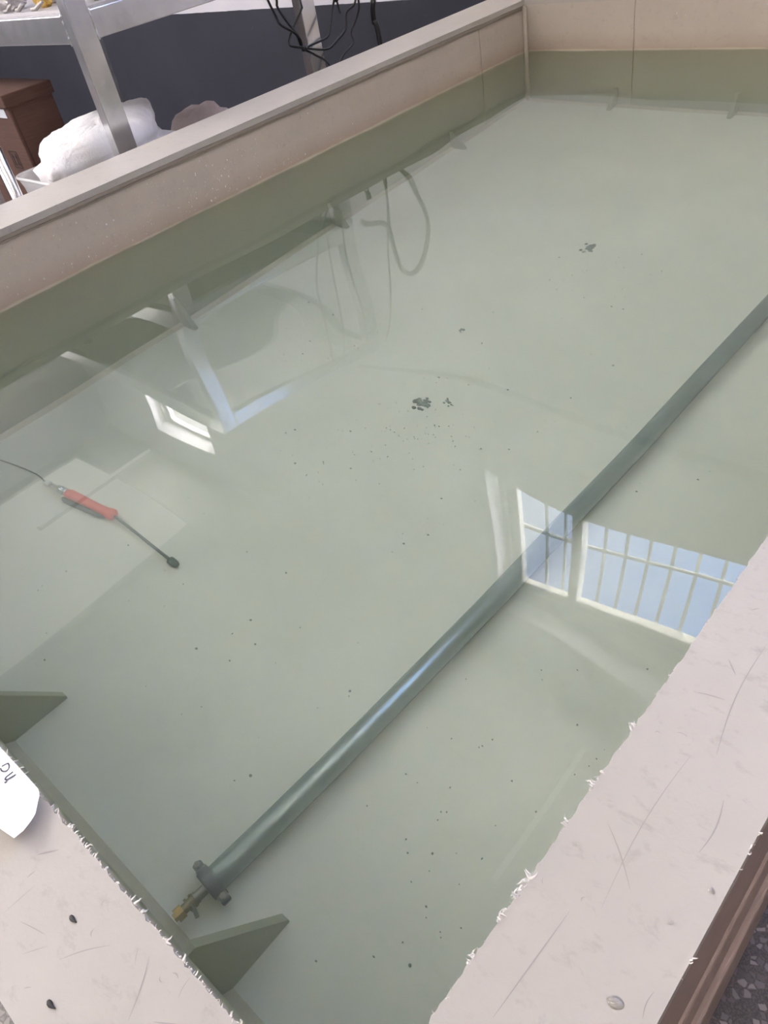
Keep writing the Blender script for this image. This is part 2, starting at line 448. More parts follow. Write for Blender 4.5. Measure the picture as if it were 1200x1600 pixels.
# ceiling beam-mounted lamps 
g = NT('glowing_lamp_tube'); em = g.n('ShaderNodeEmission'); em.inputs['Strength'].default_value = 2.6; g.l(em.outputs[0], g.out.inputs['Surface']); M_LAMP = g.m
def batten(x, y0, y1, label):
    t = thing('ceiling_lamp', (x, (y0 + y1) / 2, 6.3), label, 'lamp', 'strip lamps on the ceiling')
    bm = bmesh.new(); box(bm, x - .05, x + .05, y0, y1, 6.22, 6.3, .005); link('lamp_body', bm, M_WHITE, t)
    bm = bmesh.new(); tube(bm, [(x, y0 + .03, 6.19), (x, y1 - .03, 6.19)], .03, 12); link('lamp_tube', bm, M_LAMP, t, True)
batten(-2.2, 2.1, 4.1, 'dimly lit white strip lamp mirrored in the water beside the right rim')
batten(-11.2, 2.2, 4.5, 'dimly lit white strip lamp mirrored in the water over the red handled probe')
# ------------------------------------------------------------------ the tank
TX0, TX1, TY0, TY1 = -2.80, -0.205, -0.012, 4.09
TB, TT = -0.90, 0.245
tank = thing('water_tank', ((TX0 + TX1) / 2, (TY0 + TY1) / 2, Z0),
             'large cream plastic tank with wide rims, full of green water', 'tank')
bm = bmesh.new(); box(bm, TX0 - .03, TX1 + .03, TY0 - .03, TY1 + .03, Z0, TB); link('floor_panel', bm, M_TFLOOR, tank)
T = .02; RT = .222          # wall thickness, underside of the rim plates
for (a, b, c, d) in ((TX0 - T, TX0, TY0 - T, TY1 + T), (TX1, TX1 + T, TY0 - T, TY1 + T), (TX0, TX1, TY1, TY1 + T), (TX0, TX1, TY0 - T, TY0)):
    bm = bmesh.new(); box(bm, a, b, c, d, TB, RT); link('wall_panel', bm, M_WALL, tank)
RO = dict(l=-3.075, r=-0.06, n=-0.147, f=4.25)
def ragged_plate(x0, x1, y0, y1, z0, z1, jag=None, seed=1, step=.006):
    """a rim plate; jag names the sides whose sawn edge is left rough"""
    rnd = random.Random(seed); bm = bmesh.new(); out = []
    def run(p, q, rough):
        n = max(2, int((Vector(q) - Vector(p)).length / step)) if rough else 1
        d = (Vector(q) - Vector(p)); nrm = Vector((-d.y, d.x)).normalized()
        for i in range(n):
            pt = Vector(p) + d * (i / n)
            if rough and i: pt = pt + nrm * ((rnd.random() - .5) * .0026 + .0008 * noise.noise(Vector((pt.x * 40, pt.y * 40, seed))))
            out.append(pt)
    run((x0, y0), (x1, y0), 'n' in jag); run((x1, y0), (x1, y1), 'r' in jag); run((x1, y1), (x0, y1), 'f' in jag); run((x0, y1), (x0, y0), 'l' in jag)
    prism(bm, [(p.x, p.y, z0) for p in out], (0, 0, z1 - z0)); return bm
link('rim', ragged_plate(RO['l'], TX0 + .004, TY0, TY1 + .004, RT, TT, '', 3), M_RIM, tank)
link('rim', ragged_plate(TX1 - .002, RO['r'], TY0, RO['f'], RT, TT, 'l', 4), M_RIM, tank)
link('rim', ragged_plate(RO['l'], RO['r'], RO['n'], TY0, RT, TT, 'f', 5), M_RIM, tank)
link('rim', ragged_plate(RO['l'], TX1, TY1, RO['f'], RT, TT, '', 6), M_RIM, tank)
# dark joint under the left rim plate and thin welded seams
bm = bmesh.new(); box(bm, TX0, TX0 + .006, TY0, TY1, RT - .012, RT - .001); box(bm, TX0, TX0 + .0035, TY0, TY1, RT - .022, RT - .014)
link('rim_joint', bm, plain('joint_grey', (140, 128, 116), 0.5), tank)
bm = bmesh.new(); box(bm, TX0, TX0 + .022, TY1 - .022, TY1, TB, RT - .001, .008); link('corner_weld', bm, M_WELD, tank)
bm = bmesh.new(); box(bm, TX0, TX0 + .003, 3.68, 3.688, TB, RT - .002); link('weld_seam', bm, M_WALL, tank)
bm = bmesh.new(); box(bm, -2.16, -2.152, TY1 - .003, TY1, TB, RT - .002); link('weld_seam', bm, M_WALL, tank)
def fillet(a, b, inward):
    bm = bmesh.new(); a = Vector(a); b = Vector(b); i = Vector(inward) * .022
    prism(bm, [a, a + i, a + Vector((0, 0, .022))], b - a); return bm
for a, b, i in (((TX0, TY0, TB), (TX0, TY1, TB), (1, 0, 0)), ((TX0, TY1, TB), (TX1, TY1, TB), (0, -1, 0)),
                ((TX0, TY0, TB), (TX1, TY0, TB), (0, 1, 0)), ((TX1, TY0, TB), (TX1, TY1, TB), (-1, 0, 0))):
    link('weld_bead', fillet(a, b, i), M_WELD, tank)
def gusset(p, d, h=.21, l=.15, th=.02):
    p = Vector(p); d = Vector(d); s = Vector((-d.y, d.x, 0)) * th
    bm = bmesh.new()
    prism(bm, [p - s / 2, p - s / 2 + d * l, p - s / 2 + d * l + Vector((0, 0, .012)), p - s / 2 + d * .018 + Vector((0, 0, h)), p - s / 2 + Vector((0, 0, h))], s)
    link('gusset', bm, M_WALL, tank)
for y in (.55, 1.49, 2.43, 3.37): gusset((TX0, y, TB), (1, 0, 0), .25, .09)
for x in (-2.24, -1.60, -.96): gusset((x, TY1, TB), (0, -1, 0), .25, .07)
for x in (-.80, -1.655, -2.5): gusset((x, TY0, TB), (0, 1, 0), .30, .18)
# outside skirt under the right and near rims
def skirt(name, x0, x1, y0, y1, z0, z1, b=.003):
    bm = bmesh.new(); box(bm, x0, x1, y0, y1, z0, z1, b); link(name, bm, M_SKIRT, tank)
skirt('skirt_board', -.085, -.0605, RO['n'] + .004, RO['f'], .03, RT)
skirt('skirt_ledge', -.16, -.0565, RO['n'], RO['f'], .012, .03, .004)
skirt('skirt_board', -.085, -.059, RO['n'] + .004, RO['f'], -.13, .012)
skirt('skirt_ledge', -.16, -.050, RO['n'], RO['f'], -.15, -.13, .004)
skirt('skirt_board', -.10, -.075, RO['n'] + .03, RO['f'], Z0, -.15)
skirt('skirt_board', RO['l'] + .02, -.085, RO['n'] + .004, RO['n'] + .028, .03, RT)
skirt('skirt_board', RO['l'] + .02, -.10, RO['n'] + .03, RO['n'] + .055, Z0, .03)

# ------------------------------------------------------------------ the water
# slow swell left in the water: (kx, ky, sine and cosine heights in micrometres)
WAVES = [
    (0.5181,3.0904,-117.3,49.7),(3.0643,0.5572,-166.9,238.7),(5.7011,0.0492,-105.5,58.4),(7.4923,5.2713,-71.3,11.9),(7.0574,12.9989,-53.6,-22.8),
    (-7.2982,1.6768,-137.5,39.9),(-6.6874,2.4141,-136.1,15.6),(0.9218,15.0298,-26.5,27.3),(2.1177,14.7994,56.1,2.1),(-1.0508,1.8158,7.7,-70.1),
    (-3.8794,1.8441,85.1,109.7),(4.9823,8.8832,26.6,-45.5),(-5.3658,4.0643,-69.3,37.7),(0.6893,2.0988,39.5,541.5),(-0.7535,2.4753,-302.2,108.5),
    (-1.9612,2.1221,-159.3,155.1),(-0.0313,7.3498,73.2,62),(-3.3678,4.9296,-15.2,-78.9),(-2.373,3.3249,10.1,123.1),(14.5803,0.2617,8,9.6),
    (5.2067,0.6422,-0.9,-23.1),(8.4209,4.2587,12.7,76.7),(2.1032,1.6702,-131.3,-131.4),(11.6282,8.6291,46.6,83.5),(4.0159,0.6227,-206.9,-11.3),
    (2.1259,1.7275,-138.5,-128.2),(-3.2237,9.822,8.2,-96.8),(-2.4347,0.9106,144.9,-131.6),(1.242,2.4282,-65.8,389.6),(6.4848,14.5329,-31.6,67.2),
    (0.9912,3.7026,-60.6,141.9),(-8.8527,13.9166,-34.8,-104.9),(-4.564,3.65,-25.2,-93.8),(-6.5924,1.237,-55.8,-155),(4.1356,10.0466,13.5,-59.5),
    (-5.1106,6.7283,135.1,-46.6),(1.4917,2.7468,-46.6,267.4),(-7.3175,4.5158,90.2,-14.4),(9.0992,8.055,34.9,-2.3),(-3.5885,1.5393,-3.4,137.2),
    (-0.105,6.544,38,41.4),(-2.0633,2.4106,-51,200.6),(-1.1151,10.1025,-102.6,-60.9),(4.6633,7.154,51.8,-30.8),(0.0567,3.1664,-189.9,167.2),
    (5.7267,0.9153,-5.8,12.8),(5.7547,0.782,-15.8,33),(-0.954,10.1047,-96.7,-78.4),(1.1496,16.0042,-8.6,39.7),(-2.0814,1.2034,120.4,-153.1),
    (13.8202,0.8748,0.9,1),(-0.5129,2.8395,-253.3,212.8),(0.2274,7.7285,70.7,39.9),(-0.7022,2.2085,-209.6,-42.4),(-4.7833,5.4401,19.1,81.4),
    (-0.1854,2.3811,-109.6,-65.7),(-1.031,5.1376,81.3,173.4),(0.2598,10.064,12.8,-81.2),(-1.2653,3.342,38.7,141),(2.9192,2.8851,-12.4,-48.3),
    (-0.6618,3.9671,15.8,75.3),(-3.2689,5.434,-30.6,-43.7),(8.6258,5.9063,30,0.7),(-4.396,0.1331,-17.4,-9.8),(-9.2662,9.4746,-13.1,53.8),
    (-3.917,0.5533,-41,0.3),(2.6829,3.5488,-75.6,24.8),(1.3412,7.4758,51.4,-71.7),(2.1635,2.3248,-233.2,10.8),(10.9547,1.6185,-12.1,7.3),
    (7.3693,0.3864,-32.4,-166.9),(2.2712,2.2253,-185.5,-54.9),(-6.8289,3.1804,-34.3,103.6),(3.2977,1.8631,133.2,186.7),(-2.617,3.8606,115.3,133.2),
    (1.6762,1.6697,-412.2,-11.2),(2.0857,0.4359,32.8,281.5),(3.0496,2.1075,142.6,28.8),(-1.6486,2.6356,-50.1,238.3),(-0.0627,12.0564,-75.2,-10.2),
    (-0.5816,3.7456,45.9,128.5),(0.4207,2.8384,-75.6,0.2),(4.6983,5.4783,85.7,11.2),(0.1929,5.2681,18.3,76.6),(-5.9582,1.4811,49.6,-156.7),
    (1.8397,1.3499,-173.1,-128.4),(-5.7318,6.39,105.2,-66.3),(5.0761,5.1122,117.2,72.2),(13.5492,9.4222,23,51.4),(3.6475,5.904,20.8,8.3),
    (4.2961,1.2889,-241.4,82.6),(-2.3464,0.483,324.2,96),(1.0082,2.2353,-54.7,486.7),(7.1568,4.4116,-79.4,-21),(2.1432,0,-155.3,379.6),
    (11.0183,2.1172,18.3,2.5),(2.3571,1.8842,-56.4,-118.4),(3.0565,11.55,-65.3,-29),(-2.246,6.7981,45.6,-121.3),(-14.1806,0.8461,11.4,0.1),
    (-2.6437,0.9473,43,-133.5),(2.1602,2.0575,-213.1,-69),(-4.2524,11.634,-90.6,124),(-5.396,1.3576,146.1,-68.2),(9.2097,3.0438,-117.7,-56.1),
    (-5.3673,2.6495,-6.3,-134.8),(1.6909,4.9936,43.9,108.8),(-10.2735,8.4076,-49,16),(1.4661,2.3523,-209.2,359.7),(-3.577,8.5806,96.6,-73.4),
]
def wave(x, y):
    return 1e-6 * sum(a * math.sin(kx * x + ky * y) + b * math.cos(kx * x + ky * y) for kx, ky, a, b in WAVES)
def water_mesh():
    bm = bmesh.new(); e = .004
    nx, ny = 130, 200
    g = [[bm.verts.new((TX0 - e + (TX1 - TX0 + 2 * e) * i / nx, TY0 - e + (TY1 - TY0 + 2 * e) * j / ny, 0)) for i in range(nx + 1)] for j in range(ny + 1)]
    for row in g:
        for v in row: v.co.z = wave(v.co.x, v.co.y) * (.15 + .85 * min(1, max(0, v.co.y / .6)) ** 1.5)
    for j in range(ny):
        for i in range(nx): bm.faces.new((g[j][i], g[j][i + 1], g[j + 1][i + 1], g[j + 1][i])).smooth = True
    ring = [g[0][i] for i in range(nx + 1)] + [g[j][nx] for j in range(1, ny + 1)] + [g[ny][i] for i in range(nx - 1, -1, -1)] + [g[j][0] for j in range(ny - 1, 0, -1)]
    low = [bm.verts.new((v.co.x, v.co.y, TB - e)) for v in ring]
    n = len(ring)
    for i in range(n): bm.faces.new((ring[i], low[i], low[(i + 1) % n], ring[(i + 1) % n]))
    bm.faces.new(low)
    for i in range(n):                                  # keep the surface normals level right up to the walls
        ed = bm.edges.get((ring[i], ring[(i + 1) % n]))
        ed.smooth = False
    return bm
o = link('water', water_mesh(), M_WATER)
tag(o, 'calm cloudy green water filling the cream plastic tank', 'water', kind='stuff')

# ------------------------------------------------------------------ the long grey pipe on the tank floor
A = Vector((-.961, .118, TB + .046)); B = Vector((-.722, 3.95, TB + .046)); ax = (B - A).normalized()
pipe = thing('pipe', (A.x, A.y, TB), 'long grey plastic pipe lying on the tank floor under water', 'pipe')
bm = bmesh.new(); tube(bm, [A - ax * .01, A + ax * .006, B], [.030, .030, .030], 40); link('pipe_body', bm, M_PIPE, pipe, True)
side, upv = frame_at(A, ax)
def along(k, a=0, b=0): return A + ax * k + side * a + upv * b
def ring(bm, k0, k1, ro, ri, seg=40):
    n = seg; P = []
    for k, r in ((k0, ro), (k1, ro), (k1, ri), (k0, ri)):
        P.append([bm.verts.new(along(k, r * math.cos(2 * PI * i / n), r * math.sin(2 * PI * i / n))) for i in range(n)])
    for q in range(4):
        for i in range(n): bm.faces.new((P[q][i], P[q][(i + 1) % n], P[(q + 1) % 4][(i + 1) % n], P[(q + 1) % 4][i]))
def obox(bm, k0, k1, a0, a1, b0, b1, bevel=0):
    m = Matrix((( *((side)), 0), (*ax, 0), (*upv, 0), (0, 0, 0, 1))).transposed()
    m.translation = along((k0 + k1) / 2, (a0 + a1) / 2, (b0 + b1) / 2)
    r = bmesh.ops.create_cube(bm, size=1, matrix=m @ Matrix.Diagonal((a1 - a0, k1 - k0, b1 - b0, 1)))
    if bevel: bmesh.ops.bevel(bm, geom=list({e for v in r['verts'] for e in v.link_edges}), offset=bevel, segments=2, affect='EDGES')
bm = bmesh.new(); ring(bm, -.020, .006, .040, .026)
for s in (-1, 1):
    obox(bm, -.018, .004, s * .044 - .011, s * .044 + .011, .003, .013, .002); obox(bm, -.018, .004, s * .044 - .011, s * .044 + .011, -.013, -.003, .002)
cl = link('clamp', bm, M_CLAMP, pipe)
for s in (-1, 1):
    bm = bmesh.new(); tube(bm, [along(-.007, s * .047, -.022), along(-.007, s * .047, .022)], .004, 8)
    tube(bm, [along(-.007, s * .047, .014), along(-.007, s * .047, .022)], .007, 6); link('bolt', bm, M_STEEL, cl)
bm = bmesh.new(); tube(bm, [along(-.008), along(-.023)], .034, 32); link('end_cap', bm, M_CLAMP, pipe)
def turned(name, prof, mat, seg=20):
    bm = bmesh.new(); tube(bm, [along(k) for k, r in prof], [r for k, r in prof], seg); return link(name, bm, mat, pipe)
turned('nipple', [(-.024, .012), (-.045, .012), (-.0451, .014), (-.052, .014)], M_STEEL)
turned('valve_body', [(-.05, .010), (-.053, .016), (-.060, .016), (-.0601, .012), (-.066, .012), (-.0661, .016), (-.072, .016), (-.0721, .011), (-.084, .011)], plain('dull_brass', (150, 138, 112), 0.35, 0.7))
bm = bmesh.new(); tube(bm, [along(-.066, .0, .01), along(-.066, .018, -.004), along(-.07, .03, -.012)], .005, 8); link('valve_lever', bm, M_STEEL, pipe)
turned('brass_nut', [(-.082, .0165), (-.100, .0165), (-.1001, .010), (-.106, .010)], M_BRASS, 6)
bm = bmesh.new(); e = (B - A).length
ring(bm, e - .03, e + .002, .044, .028); tube(bm, [along(e - .002), along(e + .012)], .042, 32); link('end_cap', bm, M_CLAMP, pipe)

# ------------------------------------------------------------------ the red handled probe
def P3(x, y, z=TB): return Vector((x, y, z))
probe = thing('probe', (-2.16, .62, TB), 'red handled probe with thin dark rod lying on the tank floor', 'probe')
h0, h1 = P3(-2.313, .606, TB + .021), P3(-2.085, .641, TB + .021)
d = (h1 - h0).normalized(); nrm = Vector((-d.y, d.x, 0))
hp = [h0 + (h1 - h0) * t for t in (0, .06, .3, .6, .82, .9, .96, 1)]
bm = bmesh.new(); tube(bm, hp, [.014, .0185, .0175, .0155, .0165, .021, .021, .014], 16); link('handle', bm, M_RED, probe, True)
bm = bmesh.new()
tube(bm, [h0 + d * .0 - nrm * .021 - Vector((0, 0, .010)), h0 + d * .02 - nrm * .026 - Vector((0, 0, .010)), h0 + d * .17 - nrm * .020 - Vector((0, 0, .010)), h0 + d * .2 - nrm * .017 - Vector((0, 0, .010))], [.006, .010, .009, .005], 10)
link('grip_lever', bm, M_ROD, probe, True)
bm = bmesh.new(); tube(bm, [h0 - d * .012, h0 - d * .01, h0 - d * .045, h0 - d * .047, h0 - d * .08, h0 - d * .085], [.010, .0155, .0145, .010, .009, .006], 16); tube(bm, [h0 + d * .002, h0 - d * .013], .012, 12)
link('ferrule', bm, M_CHROME, probe, True)
bm = bmesh.new(); tube(bm, [h0 - d * .083, h0 - d * .104], .0115, 12); link('white_cap', bm, M_FRAME, probe, True)
t0 = P3(-1.795, .635, TB + .0125)
bm = bmesh.new(); tube(bm, [h1 - d * .01, (h1 * .6 + t0 * .4), t0], .0048, 10); link('rod', bm, M_ROD, probe, True)
dd = (t0 - h1).normalized()
bm = bmesh.new(); tube(bm, [t0 - dd * .006, t0, t0 + dd * .02, t0 + dd * .034, t0 + dd * .038], [.006, .0125, .0125, .009, .003], 14); link('tip', bm, M_TIP, probe, True)
bm = bmesh.new(); tube(bm, spline([h0 - d * .10, P3(-2.50, .594, TB + .010), P3(-2.66, .562, TB + .0035), P3(-2.78, .52, TB + .0035)]), .0024, 8); link('cable', bm, M_STEEL, probe, True)

# ------------------------------------------------------------------ silt and specks on the tank floor
def silt(x, y, n, spread, seed, label):
    rnd = random.Random(seed); bm = bmesh.new()
    for i in range(n):
        a = rnd.random() * 2 * PI; q = spread * rnd.random() ** .7
        r = .016 * (1 - .6 * q / spread) * (.6 + .8 * rnd.random()) * spread / .045
        blob(bm, (x + q * math.cos(a) * 1.1, y + q * math.sin(a), TB + .0015), (r, r * (.6 + .6 * rnd.random()), .0035), 2, .5, 2.0, seed + i, TB + .0003)
    o = rebase(link('silt_clump', bm, M_SILT)); tag(o, label, 'silt', 'dark silt clumps on the tank floor')
silt(-1.607, 1.612, 20, .036, 1, 'largest dark silt clump, mid tank floor')
silt(-1.522, 1.668, 7, .022, 2, 'small silt smear just right of the largest silt clump')
silt(-1.578, 2.71, 9, .042, 3, 'silt smear on the tank floor farthest from the near rim')
silt(-1.722, 2.012, 5, .018, 4, 'curved silt fleck left of the pipe, between the two larger silt patches')
silt(-1.487, 1.558, 3, .012, 5, 'thin silt fleck below the largest silt clump')
rnd = random.Random(9); bm = bmesh.new()
cl_pts = [(-1.55, 1.5, .25, 40), (-1.45, 2.55, .25, 34), (-2.15, 1.65, .25, 16), (-1.75, 1.25, .2, 14), (-1.2, 1.6, .6, 26), (-1.9, .6, .4, 14), (-.6, .8, .3, 22), (-.5, .35, .2, 16), (-1.2, .6, .35, 12)]
for x, y, s, n in cl_pts:
    for i in range(int(n * 1.6)):
        px, py = x + rnd.gauss(0, s * .6), y + rnd.gauss(0, s * .6)
        if not (TX0 + .05 < px < TX1 - .05 and TY0 + .05 < py < TY1 - .05): continue
        if abs(px - (A.x + (py - A.y) * ax.x / ax.y)) < .07: continue
        r = .0016 + .0026 * rnd.random() ** 3
        blob(bm, (px, py, TB + .001), (r * (.7 + .9 * rnd.random()), r, .0015), 1, .3, 2, i)
o = link('floor_specks', bm, M_SPECK); tag(o, 'tiny dark specks scattered over the submerged tank floor', 'specks', kind='stuff')

# ------------------------------------------------------------------ marks, shavings, chips, drops on the rims
rnd = random.Random(4); bm = bmesh.new(); ZT = TT + .0003
def mark(a, b, w, bend=0.0):
    a = Vector((*a, ZT)); b = Vector((*b, ZT)); d = b - a; n = Vector((-d.y, d.x, 0)).normalized(); prev = None
    for i in range(9):
        t = i / 8; p = a + d * t + n * (bend * math.sin(PI * t)); ww = w * math.sin(PI * (.08 + .84 * t))
        q = (bm.verts.new(p - n * ww), bm.verts.new(p + n * ww))
        if prev: bm.faces.new((prev[0], prev[1], q[1], q[0]))
        prev = q
for a, b, w, bd in (((-.176, .34), (-.128, .296), .0006, .002), ((-.099, .426), (-.095, .364), .0007, .004), ((-.14, .627), (-.125, .468), .0006, -.006),
                    ((-.161, .246), (-.166, .134), .0006, 0), ((-.165, .588), (-.15, .572), .0008, 0), ((-.14, .266), (-.145, .453), .0004, .006),
                    ((-.638, -.051), (-.623, -.033), .0011, 0), ((-.45, -.03), (-.42, -.075), .0006, .002), ((-.52, -.09), (-.49, -.05), .0005, .002),
                    ((-.40, -.06), (-.37, -.04), .0007, 0)): mark(a, b, w, bd)
for i in range(34):
    if rnd.random() < .55: x, y = -.2 + .13 * rnd.random(), .1 + rnd.random() * .9
    else: x, y = -.75 + .45 * rnd.random(), -.13 + .11 * rnd.random()
    a = rnd.random() * PI; L = .006 + .03 * rnd.random() ** 2
    mark((x, y), (min(x + L * math.cos(a), -.065), min(y + L * math.sin(a), y + .03) if x > -.2 else min(y + L * math.sin(a), -.016)), .0003 + .0004 * rnd.random(), .002 * rnd.random())
o = link('scratches', bm, M_SCRATCH, tank); o['kind'] = 'stuff'; o['label'] = 'grey scratches and scuffs in the rim surface'
rnd = random.Random(12); bm = bmesh.new()
def shaving(x, y, dx, dy, s):
    p = [Vector((x - dx * .001, y - dy * .001, TT - .0005))]
    v = Vector((dx, dy, .3)).normalized()
    for i in range(5):
        v = (v + Vector((rnd.gauss(0, .55), rnd.gauss(0, .55), rnd.gauss(0, .45)))).normalized(); p.append(p[-1] + v * s * .3)
    tube(bm, p, [s * .16, s * .2, s * .16, s * .13, s * .09, s * .02], 5, True, .45)
for i in range(130): shaving(TX1 - .002, .08 + 1.1 * rnd.random() ** 1.2, -1, 0, .0014 + .0022 * rnd.random())
for yc, n, big in ((.452, 5, .007), (.375, 5, .007), (.362, 3, .006), (.312, 6, .007), (.243, 8, .009), (.232, 6, .008), (.205, 6, .008), (.160, 5, .006), (.54, 3, .005)):
    for i in range(n): shaving(TX1 - .002, yc + rnd.gauss(0, .004), -1, 0, big * (.5 + .6 * rnd.random()))
for i in range(520):
    x = -1.0 + .78 * rnd.random(); s = .0012 + .0062 * rnd.random() ** 4
    shaving(x, TY0 + .001, 0, 1, s)
for i in range(14): shaving(RO['r'], rnd.choice([.27, .36, .41]) + rnd.gauss(0, .012), 1, 0, .002 + .003 * rnd.random())
o = link('plastic_shavings', bm, M_SHAVE); tag(o, 'white curled plastic burrs along the sawn rim edges', 'shavings', kind='stuff')
def chip(x, y, a, L, label):
    bm = bmesh.new(); d = Vector((math.cos(a), math.sin(a), 0)); n = Vector((-d.y, d.x, 0))
    tube(bm, [Vector((x, y, TT + .0015)) + d * (L * t) + n * (L * .25 * (t - .5) ** 2) for t in (0, .2, .45, .7, 1)], [L * .10, L * .2, L * .2, L * .11, L * .02], 8, True, .35)
    o = rebase(link('black_chip', bm, M_CHIP, smooth=True)); tag(o, label, 'chip', 'black chips on the near rim')
chip(-.548, -.0615, .05, .012, 'small black chip on the near rim, the one closer to the paper')
chip(-.496, -.1165, .1, .013, 'small black chip near the outer edge of the near rim')
def drop(x, y, r, ecc, a, label):
    bm = bmesh.new(); bmesh.ops.create_uvsphere(bm, u_segments=20, v_segments=10, radius=1)
    bmesh.ops.bisect_plane(bm, geom=bm.verts[:] + bm.edges[:] + bm.faces[:], plane_co=(0, 0, 0), plane_no=(0, 0, -1), clear_outer=True)
    bmesh.ops.holes_fill(bm, edges=[e for e in bm.edges if e.is_boundary])
    bm.transform(Matrix.Translation((x, y, TT - .0004)) @ Matrix.Rotation(a, 4, 'Z') @ Matrix.Diagonal((r * ecc, r, r * .42, 1)))
    o = rebase(link('water_drop', bm, M_DROP, smooth=True)); tag(o, label, 'water drop', 'water drops on the right rim')
drop(-.0715, .339, .0030, 1.5, -.6, 'elongated water drop on the right rim near its outer edge')
drop(-.0855, .312, .0018, 1.0, 0, 'tiny round water drop beside the elongated drop')
drop(-.087, .292, .0024, 1.5, .9, 'oval water drop in the middle of the group of drops')
drop(-.091, .263, .0020, 1.0, 0, 'round water drop between the oval drop and the flat puddle drop')
drop(-.093, .207, .0055, 1.3, .4, 'largest flat water drop at the bottom of the right rim')
drop(-.190, .303, .0026, 1.5, .3, 'glinting water drop on the sawn inner edge of the right rim')
rnd = random.Random(21); bm = bmesh.new()
for i in range(420):
    y = rnd.choice([1.2 + rnd.gauss(.3, .45), 1.9 + rnd.gauss(0, .4), .9 + 3 * rnd.random()]); z = .02 + .19 * rnd.random() ** 1.2
    if not (.7 < y < 4.0): continue
    r = .0012 + .0026 * rnd.random() ** 3
    bmesh.ops.create_icosphere(bm, subdivisions=1, radius=1, matrix=Matrix.Translation((TX0, y, z)) @ Matrix.Diagonal((r * .7, r, r * 1.2, 1)))
for i in range(60):
    x = -2.75 + 1.6 * rnd.random(); z = .03 + .19 * rnd.random(); r = .0012 + .002 * rnd.random() ** 3
    bmesh.ops.create_icosphere(bm, subdivisions=1, radius=1, matrix=Matrix.Translation((x, TY1, z)) @ Matrix.Diagonal((r, r * .7, r * 1.2, 1)))
o = link('splash_droplets', bm, M_SPLASH, smooth=True); tag(o, 'fine splash droplets on the tank walls above the water', 'droplets', kind='stuff')

# ------------------------------------------------------------------ the paper tag
def paper():
    out = [(-.79, -.0115), (-.742, -.0105), (-.70, -.0098), (-.69, -.013), (-.684, -.018), (-.676, -.024), (-.672, -.027), (-.666, -.036), (-.661, -.046), (-.660, -.057), (-.689, -.0625), (-.79, -.076), (-.86, -.085), (-.87, -.012)]
    t = thing('paper_tag', (-.75, -.04, TT), 'white curled paper tag with handwriting on the near rim', 'paper')
    bm = bmesh.new()
    vs = [bm.verts.new((x, y, 0)) for x, y in out]; f = bm.faces.new(vs)
    bmesh.ops.triangulate(bm, faces=[f])
    bmesh.ops.subdivide_edges(bm, edges=bm.edges[:], cuts=3, use_grid_fill=True)
    for v in bm.verts: v.co.z = pz(v.co.x, v.co.y)
    r = bmesh.ops.extrude_face_region(bm, geom=bm.faces[:])
    for v in [g for g in r['geom'] if isinstance(g, bmesh.types.BMVert)]: v.co.z += .0004
    link('sheet', bm, M_PAPER, t)
    def stroke(pts, w):
        bm = bmesh.new(); prev = None; P = spline([(x, y, 0) for x, y in pts], 6)
        for i, p in enumerate(P):
            d = (P[min(i + 1, len(P) - 1)] - P[max(i - 1, 0)]).normalized(); n = Vector((-d.y, d.x, 0)) * w
            q = [bm.verts.new((p.x + s * n.x, p.y + s * n.y, pz(p.x, p.y) + .0013)) for s in (-1, 1)]
            if prev: bm.faces.new((prev[0], prev[1], q[1], q[0]))
            prev = q
        return bm
    bm1 = stroke([(-.772, -.0235), (-.7705, -.019), (-.769, -.0165), (-.7665, -.0165), (-.7635, -.0172), (-.7605, -.0195), (-.760, -.0228), (-.763, -.0255), (-.767, -.0262), (-.771, -.0255)], .0009)
    link('handwriting', bm1, M_INKPEN, t)
    bm2 = stroke([(-.751, -.0180), (-.7512, -.0225), (-.7515, -.0265), (-.7497, -.0288), (-.7468, -.0278), (-.7448, -.0235), (-.7437, -.0175)], .0010)
    link('handwriting', bm2, M_INKPEN, t)
    bm3 = stroke([(-.7437, -.0175), (-.7455, -.0235), (-.7462, -.0275), (-.7440, -.0305), (-.7462, -.0312)], .0010)
    link('handwriting', bm3, M_INKPEN, t)
def pz(x, y):
    k = max(0, min(1, (x + .80) / .14))
    low = max(0, min(1, (-.030 - y) / .035))
    return TT + .004 + .012 * k + .006 * low * k
paper()

# ------------------------------------------------------------------ the aluminium rack beside the tank
rack = thing('storage_rack', (-4.1, 2.4, Z0), 'aluminium storage rack with welded square posts beyond the left rim', 'rack')
RX0, RX1, RY0, RY1 = -5.43, -3.3, 1.763, 3.05
PX, PY = .057, .094
def bxp(name, *a, bevel=.004, mat=None):
    bm = bmesh.new(); box(bm, *a, bevel); return link(name, bm, mat or M_ALU, rack)
for x in (RX1 - PX, RX0):
    for y in (RY0, RY1 - PY): bxp('post', x, x + PX, y, y + PY, Z0, 1.345)
for x in (RX1 - .05, RX0 + .002):
    for z in (.605, 1.245): bxp('beam', x, x + .048, RY0 + PY, RY1 - PY, z, z + .1)
for y in (RY0 + .002, RY1 - .05):
    for z in (.605, 1.245): bxp('beam', RX0 + PX, RX1 - PX, y, y + .048, z, z + .1)
for z, xe in ((.705, RX1 - .005), (1.345, RX1 - .75)): bxp('shelf', RX0 + .02, xe, RY0 + .05, RY1 - .05, z, z + .012, bevel=.001, mat=M_SHELF)
rnd = random.Random(2)
for y, z0, z1 in ((RY0 + PY, .60, .71),):
    bm = bmesh.new(); P = [(RX1 + .001, y + .002 * rnd.random(), z0 + (z1 - z0) * i / 14) for i in range(15)]
    tube(bm, P, [.0035 + .002 * rnd.random() for _ in P], 8); link('weld', bm, M_ALU, rack, True)
